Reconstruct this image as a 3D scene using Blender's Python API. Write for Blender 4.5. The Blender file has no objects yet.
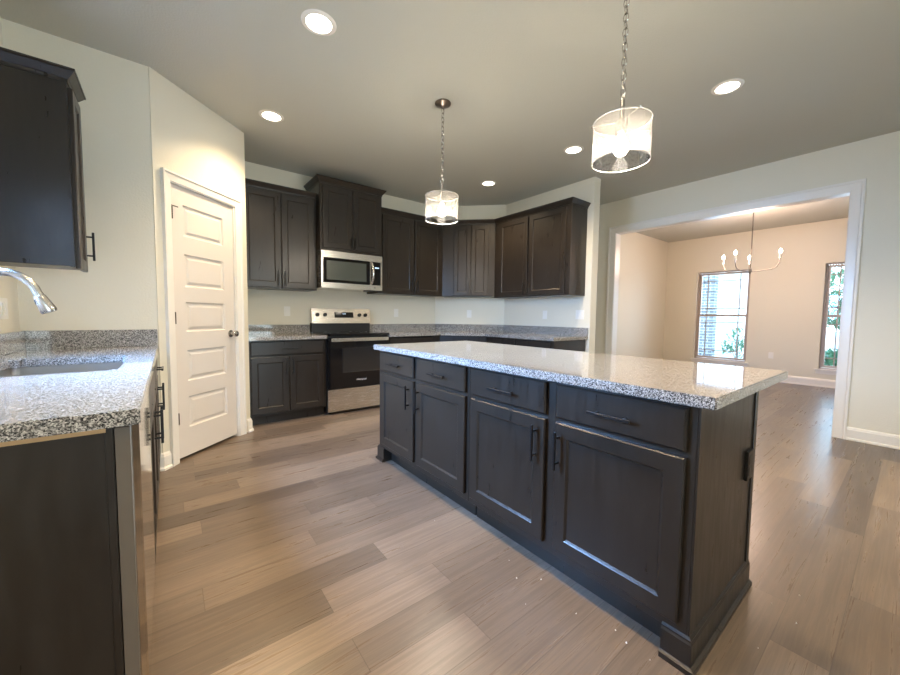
import bpy, bmesh, math, random
from mathutils import Vector, Matrix
random.seed(7)
PI = math.pi
sc = bpy.context.scene
COL = sc.collection

# ---------------------------------------------------------------- camera
cam_d = bpy.data.cameras.new('camera'); cam = bpy.data.objects.new('camera', cam_d); COL.objects.link(cam)
cam_d.sensor_width = 36.0; cam_d.lens = 362.71 / 900 * 36.0; cam_d.clip_start = 0.02; cam_d.clip_end = 200
yaw, pitch, roll = 0.660876, 0.060330, 0.011568
fw = Vector((math.sin(yaw), math.cos(yaw), 0)); rt = Vector((math.cos(yaw), -math.sin(yaw), 0)); up = Vector((0, 0, 1))
f2 = fw * math.cos(pitch) - up * math.sin(pitch); u2 = up * math.cos(pitch) + fw * math.sin(pitch)
r3 = rt * math.cos(roll) + u2 * math.sin(roll); u3 = u2 * math.cos(roll) - rt * math.sin(roll)
M = Matrix((r3, u3, -f2)).transposed().to_4x4(); M.translation = Vector((0, 0, 1.15))
cam.matrix_world = M
sc.camera = cam

# ---------------------------------------------------------------- world, exposure, lights
sc.view_settings.view_transform = 'Standard'; sc.view_settings.look = 'None'
sc.view_settings.exposure = 0.30; sc.view_settings.gamma = 1.0; sc.view_settings.use_curve_mapping = False
W = bpy.data.worlds.new('sky'); sc.world = W; W.use_nodes = True
nt = W.node_tree; bg = nt.nodes['Background']
tc = nt.nodes.new('ShaderNodeTexCoord'); sx = nt.nodes.new('ShaderNodeSeparateXYZ'); rp = nt.nodes.new('ShaderNodeValToRGB')
nt.links.new(tc.outputs['Generated'], sx.inputs[0]); nt.links.new(sx.outputs['Z'], rp.inputs[0]); nt.links.new(rp.outputs[0], bg.inputs[0])
rp.color_ramp.elements[0].position = 0.0; rp.color_ramp.elements[0].color = (0.86, 0.93, 1.0, 1)
rp.color_ramp.elements[1].position = 0.8; rp.color_ramp.elements[1].color = (0.42, 0.62, 1.0, 1)
bg.inputs[1].default_value = 5.5

def area(name, loc, direction, sxy, power, color, spread=PI):
    l = bpy.data.lights.new(name, 'AREA'); l.shape = 'RECTANGLE'; l.size, l.size_y = sxy
    l.energy = power; l.color = color; l.spread = spread
    o = bpy.data.objects.new(name, l); COL.objects.link(o); o.location = loc
    o.rotation_euler = Vector(direction).to_track_quat('-Z', 'Y').to_euler()
    return o
DAY = (0.62, 0.78, 1.0)
# daylight entering at the windows (each lamp fills its own window opening, just outside the glass; the patio lamp is added fill)
area('daylight_sink_window', (-0.95, 2.15, 1.62), (1, -0.12, -0.85), (0.9, 1.05), 140, (0.30, 0.54, 1.0), math.radians(112))
area('added_patio_fill', (1.6, -4.2, 1.15), (0, 1, 0), (2.4, 2.0), 55, (1.0, 0.88, 0.74))  # warm fill added behind the camera to brighten island end and floor
area('daylight_dining_window', (9.05, 2.45, 1.22), (-1, 0, -0.1), (0.86, 1.8), 14, DAY)
area('daylight_dining_window', (9.05, 0.55, 1.22), (-1, 0, -0.1), (0.86, 1.8), 14, DAY)
CAN_POWER = 25.5
CAN_COL = (1.0, 0.77, 0.49)
CEIL = 2.83

# ---------------------------------------------------------------- materials
def mat(name, base=(0.8, 0.8, 0.8), rough=0.5, metal=0.0, spec=0.5, coat=0.0):
    m = bpy.data.materials.new(name); m.use_nodes = True
    b = m.node_tree.nodes['Principled BSDF']
    b.inputs['Base Color'].default_value = (*base, 1); b.inputs['Roughness'].default_value = rough
    b.inputs['Metallic'].default_value = metal; b.inputs['Specular IOR Level'].default_value = spec
    b.inputs['Coat Weight'].default_value = coat
    return m
def N(m, t): return m.node_tree.nodes.new(t)
def Lk(m, a, b): m.node_tree.links.new(a, b)
def bsdf(m): return m.node_tree.nodes['Principled BSDF']
def coords(m, scale=(1, 1, 1), kind='Object'):
    t = N(m, 'ShaderNodeTexCoord'); mp = N(m, 'ShaderNodeMapping'); mp.inputs['Scale'].default_value = scale
    Lk(m, t.outputs[kind], mp.inputs[0]); return mp.outputs[0]
def noise(m, vec, scale, detail=4, rough=0.55, dist=0.0):
    n = N(m, 'ShaderNodeTexNoise'); n.inputs['Scale'].default_value = scale; n.inputs['Detail'].default_value = detail
    n.inputs['Roughness'].default_value = rough; n.inputs['Distortion'].default_value = dist
    if vec is not None: Lk(m, vec, n.inputs['Vector'])
    return n.outputs[0]
def ramp(m, fac, stops, interp='LINEAR'):
    r = N(m, 'ShaderNodeValToRGB'); r.color_ramp.interpolation = interp
    e = r.color_ramp.elements
    while len(e) < len(stops): e.new(0.5)
    for i, (p, c) in enumerate(stops):
        e[i].position = p; e[i].color = (*c, 1) if len(c) == 3 else c
    Lk(m, fac, r.inputs[0]); return r.outputs[0]
def bump(m, h, strength, dist=0.01):
    b = N(m, 'ShaderNodeBump'); b.inputs['Strength'].default_value = strength; b.inputs['Distance'].default_value = dist
    Lk(m, h, b.inputs['Height']); Lk(m, b.outputs[0], bsdf(m).inputs['Normal'])
def mixc(m, fac, a, b, mode='MIX'):
    x = N(m, 'ShaderNodeMix'); x.data_type = 'RGBA'; x.blend_type = mode
    if isinstance(fac, (int, float)): x.inputs[0].default_value = fac
    else: Lk(m, fac, x.inputs[0])
    for s, v in ((6, a), (7, b)):
        if isinstance(v, tuple): x.inputs[s].default_value = (*v, 1)
        else: Lk(m, v, x.inputs[s])
    return x.outputs[2]
def math_(m, op, a, b=0.0):
    x = N(m, 'ShaderNodeMath'); x.operation = op
    for s, v in ((0, a), (1, b)):
        if isinstance(v, (int, float)): x.inputs[s].default_value = v
        else: Lk(m, v, x.inputs[s])
    return x.outputs[0]

def wall_mat(name, c, rough=0.5):
    m = mat(name, c, rough, spec=0.4)
    v = coords(m)
    n1 = noise(m, v, 95, 3, 0.5)
    h = ramp(m, n1, [(0.42, (0, 0, 0)), (0.6, (1, 1, 1))])
    bump(m, h, 0.16, 0.003)
    return m
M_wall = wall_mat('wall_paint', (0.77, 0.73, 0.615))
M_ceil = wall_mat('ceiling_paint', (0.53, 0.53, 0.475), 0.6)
M_trim = mat('white_trim_paint', (0.84, 0.81, 0.76), 0.28)
M_door = mat('door_paint', (0.74, 0.69, 0.64), 0.3)

def wood_cab():
    m = mat('dark_stained_wood', (0.05, 0.04, 0.034), 0.36, spec=0.5)
    v = coords(m, (7, 7, 1.1))
    g = noise(m, v, 4.5, 5, 0.55, 0.9)
    v2 = coords(m, (1, 1, 1)); g2 = noise(m, v2, 3.5, 3, 0.5)
    f = math_(m, 'ADD', math_(m, 'MULTIPLY', g, 0.6), math_(m, 'MULTIPLY', g2, 0.4))
    c = ramp(m, f, [(0.30, (0.0170, 0.0130, 0.0100)), (0.52, (0.0215, 0.0167, 0.0130)), (0.72, (0.0275, 0.0214, 0.0168))])
    Lk(m, c, bsdf(m).inputs['Base Color'])
    r = ramp(m, g, [(0.3, (0.27,) * 3), (0.7, (0.38,) * 3)]); Lk(m, r, bsdf(m).inputs['Roughness'])
    return m
M_cab = wood_cab()
M_gap = mat('dark_interior', (0.012, 0.010, 0.009), 0.7)

def granite():
    m = mat('speckled_granite', (0.5, 0.5, 0.5), 0.06, spec=0.55, coat=0.25)
    bsdf(m).inputs['Coat Roughness'].default_value = 0.02
    v = coords(m)
    vo = N(m, 'ShaderNodeTexVoronoi'); vo.inputs['Scale'].default_value = 360; Lk(m, v, vo.inputs['Vector'])
    sp = N(m, 'ShaderNodeSeparateColor'); Lk(m, vo.outputs['Color'], sp.inputs[0])
    n2 = noise(m, v, 120, 4, 0.65)
    f = math_(m, 'ADD', math_(m, 'MULTIPLY', sp.outputs[0], 0.62), math_(m, 'MULTIPLY', n2, 0.55))
    c = ramp(m, f, [(0.34, (0.025, 0.025, 0.027)), (0.46, (0.11, 0.106, 0.10)), (0.60, (0.25, 0.24, 0.23)), (0.74, (0.46, 0.44, 0.42)), (0.88, (0.68, 0.66, 0.63))])
    Lk(m, c, bsdf(m).inputs['Base Color'])
    return m
M_granite = granite()

def floor_mat():
    m = mat('vinyl_plank', (0.3, 0.22, 0.16), 0.30, spec=0.45)
    a = N(m, 'ShaderNodeAttribute'); a.attribute_name = 'tone'; a.attribute_type = 'GEOMETRY'
    uv = N(m, 'ShaderNodeUVMap'); uv.uv_map = 'plank'
    # grain stretched along plank; offset per plank through third coordinate
    s = N(m, 'ShaderNodeSeparateXYZ'); Lk(m, uv.outputs[0], s.inputs[0])
    cmb = N(m, 'ShaderNodeCombineXYZ')
    Lk(m, math_(m, 'MULTIPLY', s.outputs[0], 0.55), cmb.inputs[0]); Lk(m, math_(m, 'MULTIPLY', s.outputs[1], 15.0), cmb.inputs[1])
    Lk(m, math_(m, 'MULTIPLY', a.outputs['Fac'], 37.0), cmb.inputs[2])
    g = noise(m, cmb.outputs[0], 3.6, 8, 0.68, 0.7)
    cmb2 = N(m, 'ShaderNodeCombineXYZ')
    Lk(m, math_(m, 'MULTIPLY', s.outputs[0], 1.0), cmb2.inputs[0]); Lk(m, math_(m, 'MULTIPLY', s.outputs[1], 5.0), cmb2.inputs[1])
    Lk(m, math_(m, 'MULTIPLY', a.outputs['Fac'], 91.0), cmb2.inputs[2])
    g2 = noise(m, cmb2.outputs[0], 1.6, 3, 0.5, 0.4)
    base = ramp(m, a.outputs['Fac'], [(0.0, (0.105, 0.078, 0.058)), (0.5, (0.168, 0.126, 0.093)), (1.0, (0.255, 0.192, 0.142))])
    gr = ramp(m, g, [(0.36, (0.84,) * 3), (0.47, (0.93,) * 3), (0.58, (1.10,) * 3), (0.72, (0.98,) * 3)])
    c = mixc(m, 1.0, base, gr, 'MULTIPLY')
    g2r = ramp(m, g2, [(0.3, (0.92, 0.92, 0.93)), (0.7, (1.07, 1.06, 1.05))])
    c = mixc(m, 1.0, c, g2r, 'MULTIPLY')
    # seams: distance to plank edge stored in second uv
    e = N(m, 'ShaderNodeUVMap'); e.uv_map = 'edge'
    se = N(m, 'ShaderNodeSeparateXYZ'); Lk(m, e.outputs[0], se.inputs[0])
    def edge(o, w):
        d = math_(m, 'MINIMUM', o, math_(m, 'SUBTRACT', 1.0, o))
        return math_(m, 'LESS_THAN', d, w)
    sm = math_(m, 'MAXIMUM', edge(se.outputs[1], 0.009), edge(se.outputs[0], 0.0011))
    c = mixc(m, math_(m, 'MULTIPLY', sm, 0.45), c, (0.05, 0.04, 0.03))
    Lk(m, c, bsdf(m).inputs['Base Color'])
    r = ramp(m, g, [(0.3, (0.32,) * 3), (0.7, (0.26,) * 3)]); Lk(m, r, bsdf(m).inputs['Roughness'])
    return m
M_floor = floor_mat()

def brushed(name, c, rough, vert=False, aniso=True):
    m = mat(name, c, rough, 1.0)
    v = coords(m, (200, 200, 2) if vert else (2, 2, 300))
    g = noise(m, v, 3, 3, 0.5)
    r = ramp(m, g, [(0.3, (rough * 0.92,) * 3), (0.7, (rough * 1.08,) * 3)]); Lk(m, r, bsdf(m).inputs['Roughness'])
    return m
M_steel = brushed('stainless_steel', (0.86, 0.83, 0.78), 0.26)
M_steel_dw = brushed('polished_stainless', (0.66, 0.62, 0.57), 0.07)
M_sink = brushed('sink_steel', (0.36, 0.36, 0.36), 0.32)
M_nickel = mat('brushed_nickel', (0.55, 0.53, 0.50), 0.25, 1.0)
M_dnickel = mat('dark_nickel', (0.30, 0.27, 0.24), 0.28, 1.0)
M_black = mat('black_metal', (0.012, 0.012, 0.013), 0.35, 0.3)
M_blackglass = mat('black_glass', (0.006, 0.006, 0.007), 0.06, spec=0.6)
M_ovenwin = mat('oven_window', (0.022, 0.021, 0.020), 0.10, spec=0.6)
M_microwin = mat('microwave_window', (0.075, 0.085, 0.075), 0.22, spec=0.5)
M_blackplastic = mat('black_plastic', (0.015, 0.015, 0.015), 0.4)
M_white = mat('white_plastic', (0.86, 0.84, 0.79), 0.3)
M_ply = mat('raw_plywood', (0.56, 0.36, 0.18), 0.6)
M_frame = mat('window_vinyl', (0.44, 0.37, 0.31), 0.4)
M_bronze = mat('hinge_bronze', (0.10, 0.085, 0.07), 0.35, 0.8)
M_burn = mat('burner_print', (0.12, 0.12, 0.12), 0.3)
M_crumb = mat('plaster', (0.85, 0.84, 0.8), 0.7)

def emis(name, c, s):
    m = bpy.data.materials.new(name); m.use_nodes = True; n = m.node_tree
    for x in list(n.nodes): n.nodes.remove(x)
    e = n.nodes.new('ShaderNodeEmission'); o = n.nodes.new('ShaderNodeOutputMaterial')
    e.inputs[0].default_value = (*c, 1); e.inputs[1].default_value = s; n.links.new(e.outputs[0], o.inputs[0])
    return m
M_lens = emis('led_lens', (1.0, 0.90, 0.74), 14.0)
M_bulb = emis('bulb_glow', (1.0, 0.90, 0.76), 22.0)
M_flame = emis('candle_bulb_glow', (1.0, 0.84, 0.66), 30.0)
M_disp = emis('clock_digits', (0.55, 0.75, 1.0), 1.3)

def glass_thin(name, tint, refl, seeds=False):
    m = bpy.data.materials.new(name); m.use_nodes = True; n = m.node_tree
    for x in list(n.nodes): n.nodes.remove(x)
    o = n.nodes.new('ShaderNodeOutputMaterial')
    tr = n.nodes.new('ShaderNodeBsdfTransparent'); tr.inputs[0].default_value = (*tint, 1)
    gl = n.nodes.new('ShaderNodeBsdfGlossy'); gl.inputs['Roughness'].default_value = 0.03
    fr = n.nodes.new('ShaderNodeFresnel'); fr.inputs[0].default_value = 1.45
    mx = n.nodes.new('ShaderNodeMixShader')
    if refl != 1.0:
        mu = n.nodes.new('ShaderNodeMath'); mu.operation = 'MULTIPLY'; mu.inputs[1].default_value = refl
        n.links.new(fr.outputs[0], mu.inputs[0]); n.links.new(mu.outputs[0], mx.inputs[0])
    else: n.links.new(fr.outputs[0], mx.inputs[0])
    n.links.new(tr.outputs[0], mx.inputs[1]); n.links.new(gl.outputs[0], mx.inputs[2])
    last = mx.outputs[0]
    if seeds:
        t = n.nodes.new('ShaderNodeTexCoord'); v = n.nodes.new('ShaderNodeTexVoronoi'); v.inputs['Scale'].default_value = 240
        n.links.new(t.outputs['Object'], v.inputs['Vector'])
        no = n.nodes.new('ShaderNodeTexNoise'); no.inputs['Scale'].default_value = 130; n.links.new(t.outputs['Object'], no.inputs['Vector'])
        r = n.nodes.new('ShaderNodeValToRGB'); r.color_ramp.elements[0].position = 0.0; r.color_ramp.elements[0].color = (0.7, 0.7, 0.7, 1)
        r.color_ramp.elements[1].position = 0.55; r.color_ramp.elements[1].color = (0.035, 0.035, 0.035, 1)
        ad = n.nodes.new('ShaderNodeMath'); ad.operation = 'MULTIPLY'; n.links.new(v.outputs['Distance'], ad.inputs[0]); n.links.new(no.outputs[0], ad.inputs[1])
        ad2 = n.nodes.new('ShaderNodeMath'); ad2.operation = 'MULTIPLY'; ad2.inputs[1].default_value = 2.0; n.links.new(ad.outputs[0], ad2.inputs[0])
        n.links.new(ad2.outputs[0], r.inputs[0])
        tl = n.nodes.new('ShaderNodeBsdfTranslucent'); tl.inputs[0].default_value = (0.4, 0.39, 0.37, 1)
        m2 = n.nodes.new('ShaderNodeMixShader'); n.links.new(r.outputs[0], m2.inputs[0]); n.links.new(last, m2.inputs[1]); n.links.new(tl.outputs[0], m2.inputs[2])
        last = m2.outputs[0]
    n.links.new(last, o.inputs[0])
    return m
M_pane = glass_thin('window_glass', (0.86, 0.96, 1.0), 1.0)
M_seed = glass_thin('seeded_glass', (0.97, 0.97, 0.96), 1.0, True)
M_rim = mat('glass_rim', (0.9, 0.9, 0.88), 0.1); bsdf(M_rim).inputs['Transmission Weight'].default_value = 0.5

# ---------------------------------------------------------------- mesh helpers
class MB:
    def __init__(s): s.v = []; s.f = []
    def add(s, vs, fs, m=None):
        k = len(s.v)
        s.v += [tuple((m @ Vector(v)) if m is not None else v) for v in vs]; s.f += [tuple(i + k for i in f) for f in fs]; return s
    def box(s, x0, x1, y0, y1, z0, z1, m=None):
        vs = [(x0, y0, z0), (x1, y0, z0), (x1, y1, z0), (x0, y1, z0), (x0, y0, z1), (x1, y0, z1), (x1, y1, z1), (x0, y1, z1)]
        return s.add(vs, [(0, 3, 2, 1), (4, 5, 6, 7), (0, 1, 5, 4), (1, 2, 6, 5), (2, 3, 7, 6), (3, 0, 4, 7)], m)
    def prism(s, pts, z0, z1):
        n = len(pts)
        vs = [(x, y, z0) for x, y in pts] + [(x, y, z1) for x, y in pts]
        return s.add(vs, [tuple(range(n))[::-1], tuple(range(n, 2 * n))] + [(i, (i + 1) % n, n + (i + 1) % n, n + i) for i in range(n)])
    def loft(s, x0, x1, z0, z1, rings, cap=True, back=True):
        """rectangular rings (inset, y) in the xz plane seen from -y"""
        vs = []
        for i, y in rings: vs += [(x0 + i, y, z0 + i), (x1 - i, y, z0 + i), (x1 - i, y, z1 - i), (x0 + i, y, z1 - i)]
        fs = []
        for r in range(len(rings) - 1):
            for k in range(4):
                a = r * 4 + k; b = r * 4 + (k + 1) % 4; fs.append((a, b, b + 4, a + 4))
        e = (len(rings) - 1) * 4
        if cap: fs.append((e, e + 1, e + 2, e + 3))
        if back: fs.append((3, 2, 1, 0))
        return s.add(vs, fs)
    def tube(s, pts, r, n=10, cap=True):
        pts = [Vector(p) for p in pts]; rings = []
        rr = r if isinstance(r, (list, tuple)) else [r] * len(pts)
        ref = None; vs = []
        for i, p in enumerate(pts):
            t = (pts[min(i + 1, len(pts) - 1)] - pts[max(i - 1, 0)]).normalized()
            if ref is None:
                ref = Vector((0, 0, 1)) if abs(t.z) < 0.9 else Vector((1, 0, 0))
            a = (ref - t * ref.dot(t)).normalized(); b = t.cross(a); ref = a
            vs += [tuple(p + (a * math.cos(2 * PI * k / n) + b * math.sin(2 * PI * k / n)) * rr[i]) for k in range(n)]
        fs = []
        for i in range(len(pts) - 1):
            for k in range(n): fs.append((i * n + k, i * n + (k + 1) % n, (i + 1) * n + (k + 1) % n, (i + 1) * n + k))
        if cap: fs += [tuple(range(n))[::-1], tuple(range((len(pts) - 1) * n, len(pts) * n))]
        return s.add(vs, fs)
    def lathe(s, prof, c=(0, 0, 0), n=32, m=None):
        """profile of (radius, z) about the z axis"""
        vs = []
        for r, z in prof: vs += [(c[0] + r * math.cos(2 * PI * k / n), c[1] + r * math.sin(2 * PI * k / n), c[2] + z) for k in range(n)]
        fs = []
        for i in range(len(prof) - 1):
            for k in range(n): fs.append((i * n + k, i * n + (k + 1) % n, (i + 1) * n + (k + 1) % n, (i + 1) * n + k))
        return s.add(vs, fs, m)
    def torus(s, c, R, r, m=None, n=16, q=8):
        vs = []; fs = []
        for i in range(n):
            a = 2 * PI * i / n
            for j in range(q):
                b = 2 * PI * j / q; vs.append(((R + r * math.cos(b)) * math.cos(a), (R + r * math.cos(b)) * math.sin(a), r * math.sin(b)))
                fs.append((i * q + j, ((i + 1) % n) * q + j, ((i + 1) % n) * q + (j + 1) % q, i * q + (j + 1) % q))
        T = Matrix.Translation(c) @ (m if m is not None else Matrix.Identity(4))
        return s.add(vs, fs, T)
    def sweep(s, path, prof, pre=None, post=None):
        """profile (out, z) along a level path; out is to the right of travel; mitred at corners"""
        full = ([pre] if pre else []) + list(path) + ([post] if post else [])
        off = 1 if pre else 0; rings = []
        for i in range(len(path)):
            j = i + off; p = Vector(full[j])
            d0 = (p - Vector(full[j - 1])).normalized() if j > 0 else None
            d1 = (Vector(full[j + 1]) - p).normalized() if j < len(full) - 1 else None
            if d0 is None: d0 = d1
            if d1 is None: d1 = d0
            n0 = Vector((d0.y, -d0.x)); n1 = Vector((d1.y, -d1.x)); nn = (n0 + n1).normalized(); k = 1 / max(0.3, nn.dot(n0))
            rings.append([(p.x + nn.x * o * k, p.y + nn.y * o * k, z) for o, z in prof])
        n = len(prof); vs = [v for r in rings for v in r]; fs = []
        for i in range(len(path) - 1):
            for k in range(n): fs.append((i * n + k, (i + 1) * n + k, (i + 1) * n + (k + 1) % n, i * n + (k + 1) % n))
        fs += [tuple(range(n)), tuple(range((len(path) - 1) * n, len(path) * n))[::-1]]
        return s.add(vs, fs)
    def build(s, name, material, parent=None, bevel=0.0, seg=2, smooth=False, loc=None):
        me = bpy.data.meshes.new(name); me.from_pydata(s.v, [], s.f)
        bm = bmesh.new(); bm.from_mesh(me)
        bmesh.ops.recalc_face_normals(bm, faces=bm.faces)
        if bevel > 0:
            es = [e for e in bm.edges if len(e.link_faces) == 2 and e.calc_face_angle(0) > 0.5]
            bmesh.ops.bevel(bm, geom=es, offset=bevel, segments=seg, affect='EDGES', clamp_overlap=True)
        if smooth:
            for f in bm.faces: f.smooth = True
            for e in bm.edges:
                if len(e.link_faces) == 2 and e.calc_face_angle(0) > 0.7: e.smooth = False
        bm.to_mesh(me); bm.free()
        me.materials.append(material)
        o = bpy.data.objects.new(name, me); COL.objects.link(o)
        if parent is not None: o.parent = parent
        if loc: o.location = loc
        return o

def tag(o, label, cat, group=None, kind=None):
    if label: o['label'] = label
    if cat: o['category'] = cat
    if group: o['group'] = group
    if kind: o['kind'] = kind
    return o
def thing(name, label, cat, loc=(0, 0, 0), rz=0, group=None, kind=None):
    o = bpy.data.objects.new(name, None); COL.objects.link(o); o.location = loc; o.rotation_euler = (0, 0, rz)
    o.empty_display_size = 0.1
    return tag(o, label, cat, group, kind)
def struct(o, label, cat): return tag(o, label, cat, kind='structure')
def copy_tree(o, parent=None):
    c = o.copy(); COL.objects.link(c)
    if parent is not None: c.parent = parent
    for ch in list(o.children): copy_tree(ch, c)
    return c

# ---------------------------------------------------------------- the room
BW = 4.66          # back wall
RW = 5.16          # wall with the wide opening
T = 0.13
# floor planks, each its own face with a tone
def make_floor():
    y0, wd, L = 1.472 - 0.151 * 38, 0.151, 1.22
    known = {38: (0.785, 0.30), 37: (0.474, 0.22), 46: (0.343, 0.35), 30: (3.18, 0.30), 31: (2.28, 0.62), 29: (2.9, 0.5)}
    tones = {(38, 0.785): 0.88, (37, 0.474): 0.82, (30, 3.18): 0.80, (31, 2.28): 0.35}
    X0, X1 = -0.75, 9.0
    rows = int((5.1 - y0) / wd) + 1
    vs = []; fs = []; tn = []; uvs = []; eds = []
    rnd = random.Random(3); prev = 0
    for r in range(rows):
        if r in known: j = known[r][0]
        else:
            j = prev + rnd.choice([0.36, 0.47, 0.62, 0.81]) + rnd.random() * 0.1
        prev = j
        x = j - math.ceil((j - X0) / L) * L
        while x < X1:
            xa, xb = max(x, X0), min(x + L, X1)
            t = rnd.betavariate(2.0, 2.0)
            if r in known:
                if abs(x + L - known[r][0]) < 1e-3: t = known[r][1]
                if abs(x - known[r][0]) < 1e-3: t = tones.get((r, known[r][0]), t)
            ya = y0 + r * wd; yb = ya + wd; k = len(vs)
            vs += [(xa, ya, 0), (xb, ya, 0), (xb, yb, 0), (xa, yb, 0)]; fs.append((k, k + 1, k + 2, k + 3)); tn.append(t)
            ox = rnd.random() * 50
            uvs += [(xa + ox, 0), (xb + ox, 0), (xb + ox, wd), (xa + ox, wd)]
            ea, eb = (xa - x) / L, (xb - x) / L
            eds += [(ea, 0), (eb, 0), (eb, 1), (ea, 1)]
            x += L
    me = bpy.data.meshes.new('floor'); me.from_pydata(vs, [], fs)
    a = me.attributes.new('tone', 'FLOAT', 'FACE')
    for i, t in enumerate(tn): a.data[i].value = t
    u1 = me.uv_layers.new(name='plank'); u2_ = me.uv_layers.new(name='edge')
    for i in range(len(uvs)): u1.data[i].uv = uvs[i]; u2_.data[i].uv = eds[i]
    me.materials.append(M_floor)
    o = bpy.data.objects.new('floor', me); COL.objects.link(o)
    struct(o, 'brown wood look plank floor running through kitchen and dining room', 'floor')
make_floor()
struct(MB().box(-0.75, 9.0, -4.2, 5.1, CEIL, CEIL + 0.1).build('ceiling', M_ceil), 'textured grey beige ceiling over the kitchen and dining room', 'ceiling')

def wall(name, p0, p1, label, holes=(), thick=T, h=CEIL, material=M_wall, side=1, ext=(0, 0)):
    """interior face from p0 to p1; thickness to the left of travel when side=1"""
    a = Vector(p0); b = Vector(p1); L = (b - a).length; d = (b - a) / L; n = Vector((-d.y, d.x)) * side
    us = sorted({-ext[0], L + ext[1]} | {x for hl in holes for x in hl[:2]}); zs = sorted({0.0, h} | {z for hl in holes for z in hl[2:]})
    mb = MB()
    mt = Matrix(((d.x, n.x, 0, a.x), (d.y, n.y, 0, a.y), (0, 0, 1, 0), (0, 0, 0, 1)))
    for i in range(len(us) - 1):
        for k in range(len(zs) - 1):
            cu, cz = (us[i] + us[i + 1]) / 2, (zs[k] + zs[k + 1]) / 2
            if any(q[0] < cu < q[1] and q[2] < cz < q[3] for q in holes): continue
            mb.box(us[i], us[i + 1], 0, thick, zs[k], zs[k + 1], mt)
    me = mb.build(name, material)
    bm = bmesh.new(); bm.from_mesh(me.data); bmesh.ops.remove_doubles(bm, verts=bm.verts, dist=1e-5)
    # drop the doubled inner faces between neighbouring cells
    seen = {}
    for f in bm.faces: seen.setdefault(tuple(sorted(v.index for v in f.verts)), []).append(f)
    dead = [f for fs in seen.values() if len(fs) > 1 for f in fs]
    bmesh.ops.delete(bm, geom=dead, context='FACES_ONLY'); bmesh.ops.recalc_face_normals(bm, faces=bm.faces)
    bm.to_mesh(me.data); bm.free()
    return struct(me, label, 'wall')

PA = Vector((-0.055, 3.325)); PB = Vector((0.61, 3.955)); PL = (PB - PA).length; PD = (PB - PA) / PL; PANG = math.atan2(PD.y, PD.x)
KW = (1.70, 2.60, 1.10, 2.15)     # sink window: y range, z range
wall('wall_sink', (-0.71, -4.0), (-0.71, 4.8), 'cream wall behind the sink counter', holes=[(KW[0] + 4, KW[1] + 4, KW[2], KW[3])], ext=(0, 0.1))
wall('wall_end', (-0.71, 3.33), (PA.x, 3.33), 'cream wall at the end of the sink counter beside the pantry')
wall('wall_pantry', PA, PB, 'angled cream wall holding the white pantry door', holes=[(0.115, 0.77, 0, 2.12)], thick=0.11)
wall('wall_pantry_return', PB, (PB.x, BW), 'short cream wall between pantry and dark cabinets', thick=0.1)
wall('wall_back', (-0.71, BW), (3.32, BW), 'cream back wall behind the stove', ext=(0, 0.05))
wall('wall_corner', (3.32, BW), (4.08, 3.90), 'angled cream corner wall behind the corner cabinets', ext=(0.05, 0.05))
wall('wall_stub', (4.08, 3.90), (4.08, 2.46), 'cream partition wall holding the dark wall cabinets', ext=(0.03, 0))
wall('wall_hall', (3.4, 4.95), (RW, 4.95), 'wall closing the hall behind the kitchen partition')
OY0, OY1, OZ = 0.455, 2.75, 2.37
wall('wall_dining_side', (RW, 5.0), (RW, -4.0), 'greige wall with wide cased opening to the dining room', holes=[(5.0 - OY1, 5.0 - OY0, 0, OZ)])
wall('wall_south', (RW, -4.0), (-0.71, -4.0), 'wall behind the kitchen with an added glass patio door', holes=[(RW - 2.8, RW - 0.4, 0.05, 2.15)], ext=(0.13, 0.13))
DX = 8.85; DN = 3.50; DS = -1.2
W2 = (2.01, 2.90, 0.30, 2.115); W3 = (0.12, 1.01, 0.30, 2.115)
wall('wall_window', (DX, DN), (DX, DS), 'peach toned dining room wall with two tall windows', holes=[(DN - W2[1], DN - W2[0], W2[2], W2[3]), (DN - W3[1], DN - W3[0], W3[2], W3[3])], ext=(0.13, 0.13))
wall('wall_dining_north', (RW + T, DN), (DX, DN), 'bright dining room side wall seen through the opening')
wall('wall_dining_south', (DX, DS), (RW + T, DS), 'dining room wall opposite the bright side wall')

# baseboards
BB = [(0, 0), (0.026, 0), (0.026, 0.014), (0.018, 0.02), (0.015, 0.024), (0.015, 0.098), (0.011, 0.106), (0.011, 0.112), (0.005, 0.122), (0, 0.125)]
def baseboard(name, path, label, k=1.0):
    o = MB().sweep(path, [(a, z * k) for a, z in BB]).build(name, M_trim)
    return struct(o, label, 'baseboard')
# interior side lies to the right of travel
baseboard('baseboard_dining_side', [(RW - 0.001, OY0 - 0.09), (RW - 0.001, -3.99)], 'white baseboard under the greige wall beside the opening')
baseboard('baseboard_hall_side', [(RW - 0.001, 4.9), (RW - 0.001, OY1 + 0.09)], 'white baseboard on the hall side of the opening')
baseboard('baseboard_window', [(DX - 0.001, DN - 0.001), (DX - 0.001, DS)], 'white baseboard below the dining room windows', 1.1)
baseboard('baseboard_dining_north', [(RW + T, DN - 0.001), (DX, DN - 0.001)], 'white baseboard along the bright dining side wall', 1.1)
baseboard('baseboard_pantry_hinge_side', [(PA.x - 0.012, 3.328), (PA.x + 0.001, 3.3235), (PA + PD * 0.055)[:]], 'short white baseboard at the hinge side of the pantry door') if False else None
nP = Vector((PD.y, -PD.x))
p_ = PA + nP * 0.001
baseboard('baseboard_pantry', [(PA.x - 0.02, 3.329), (p_.x, p_.y - 0.0005), (p_ + PD * 0.05)[:]], 'short white baseboard between sink cabinets and pantry door casing')
q_ = PB + nP * 0.001
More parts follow.
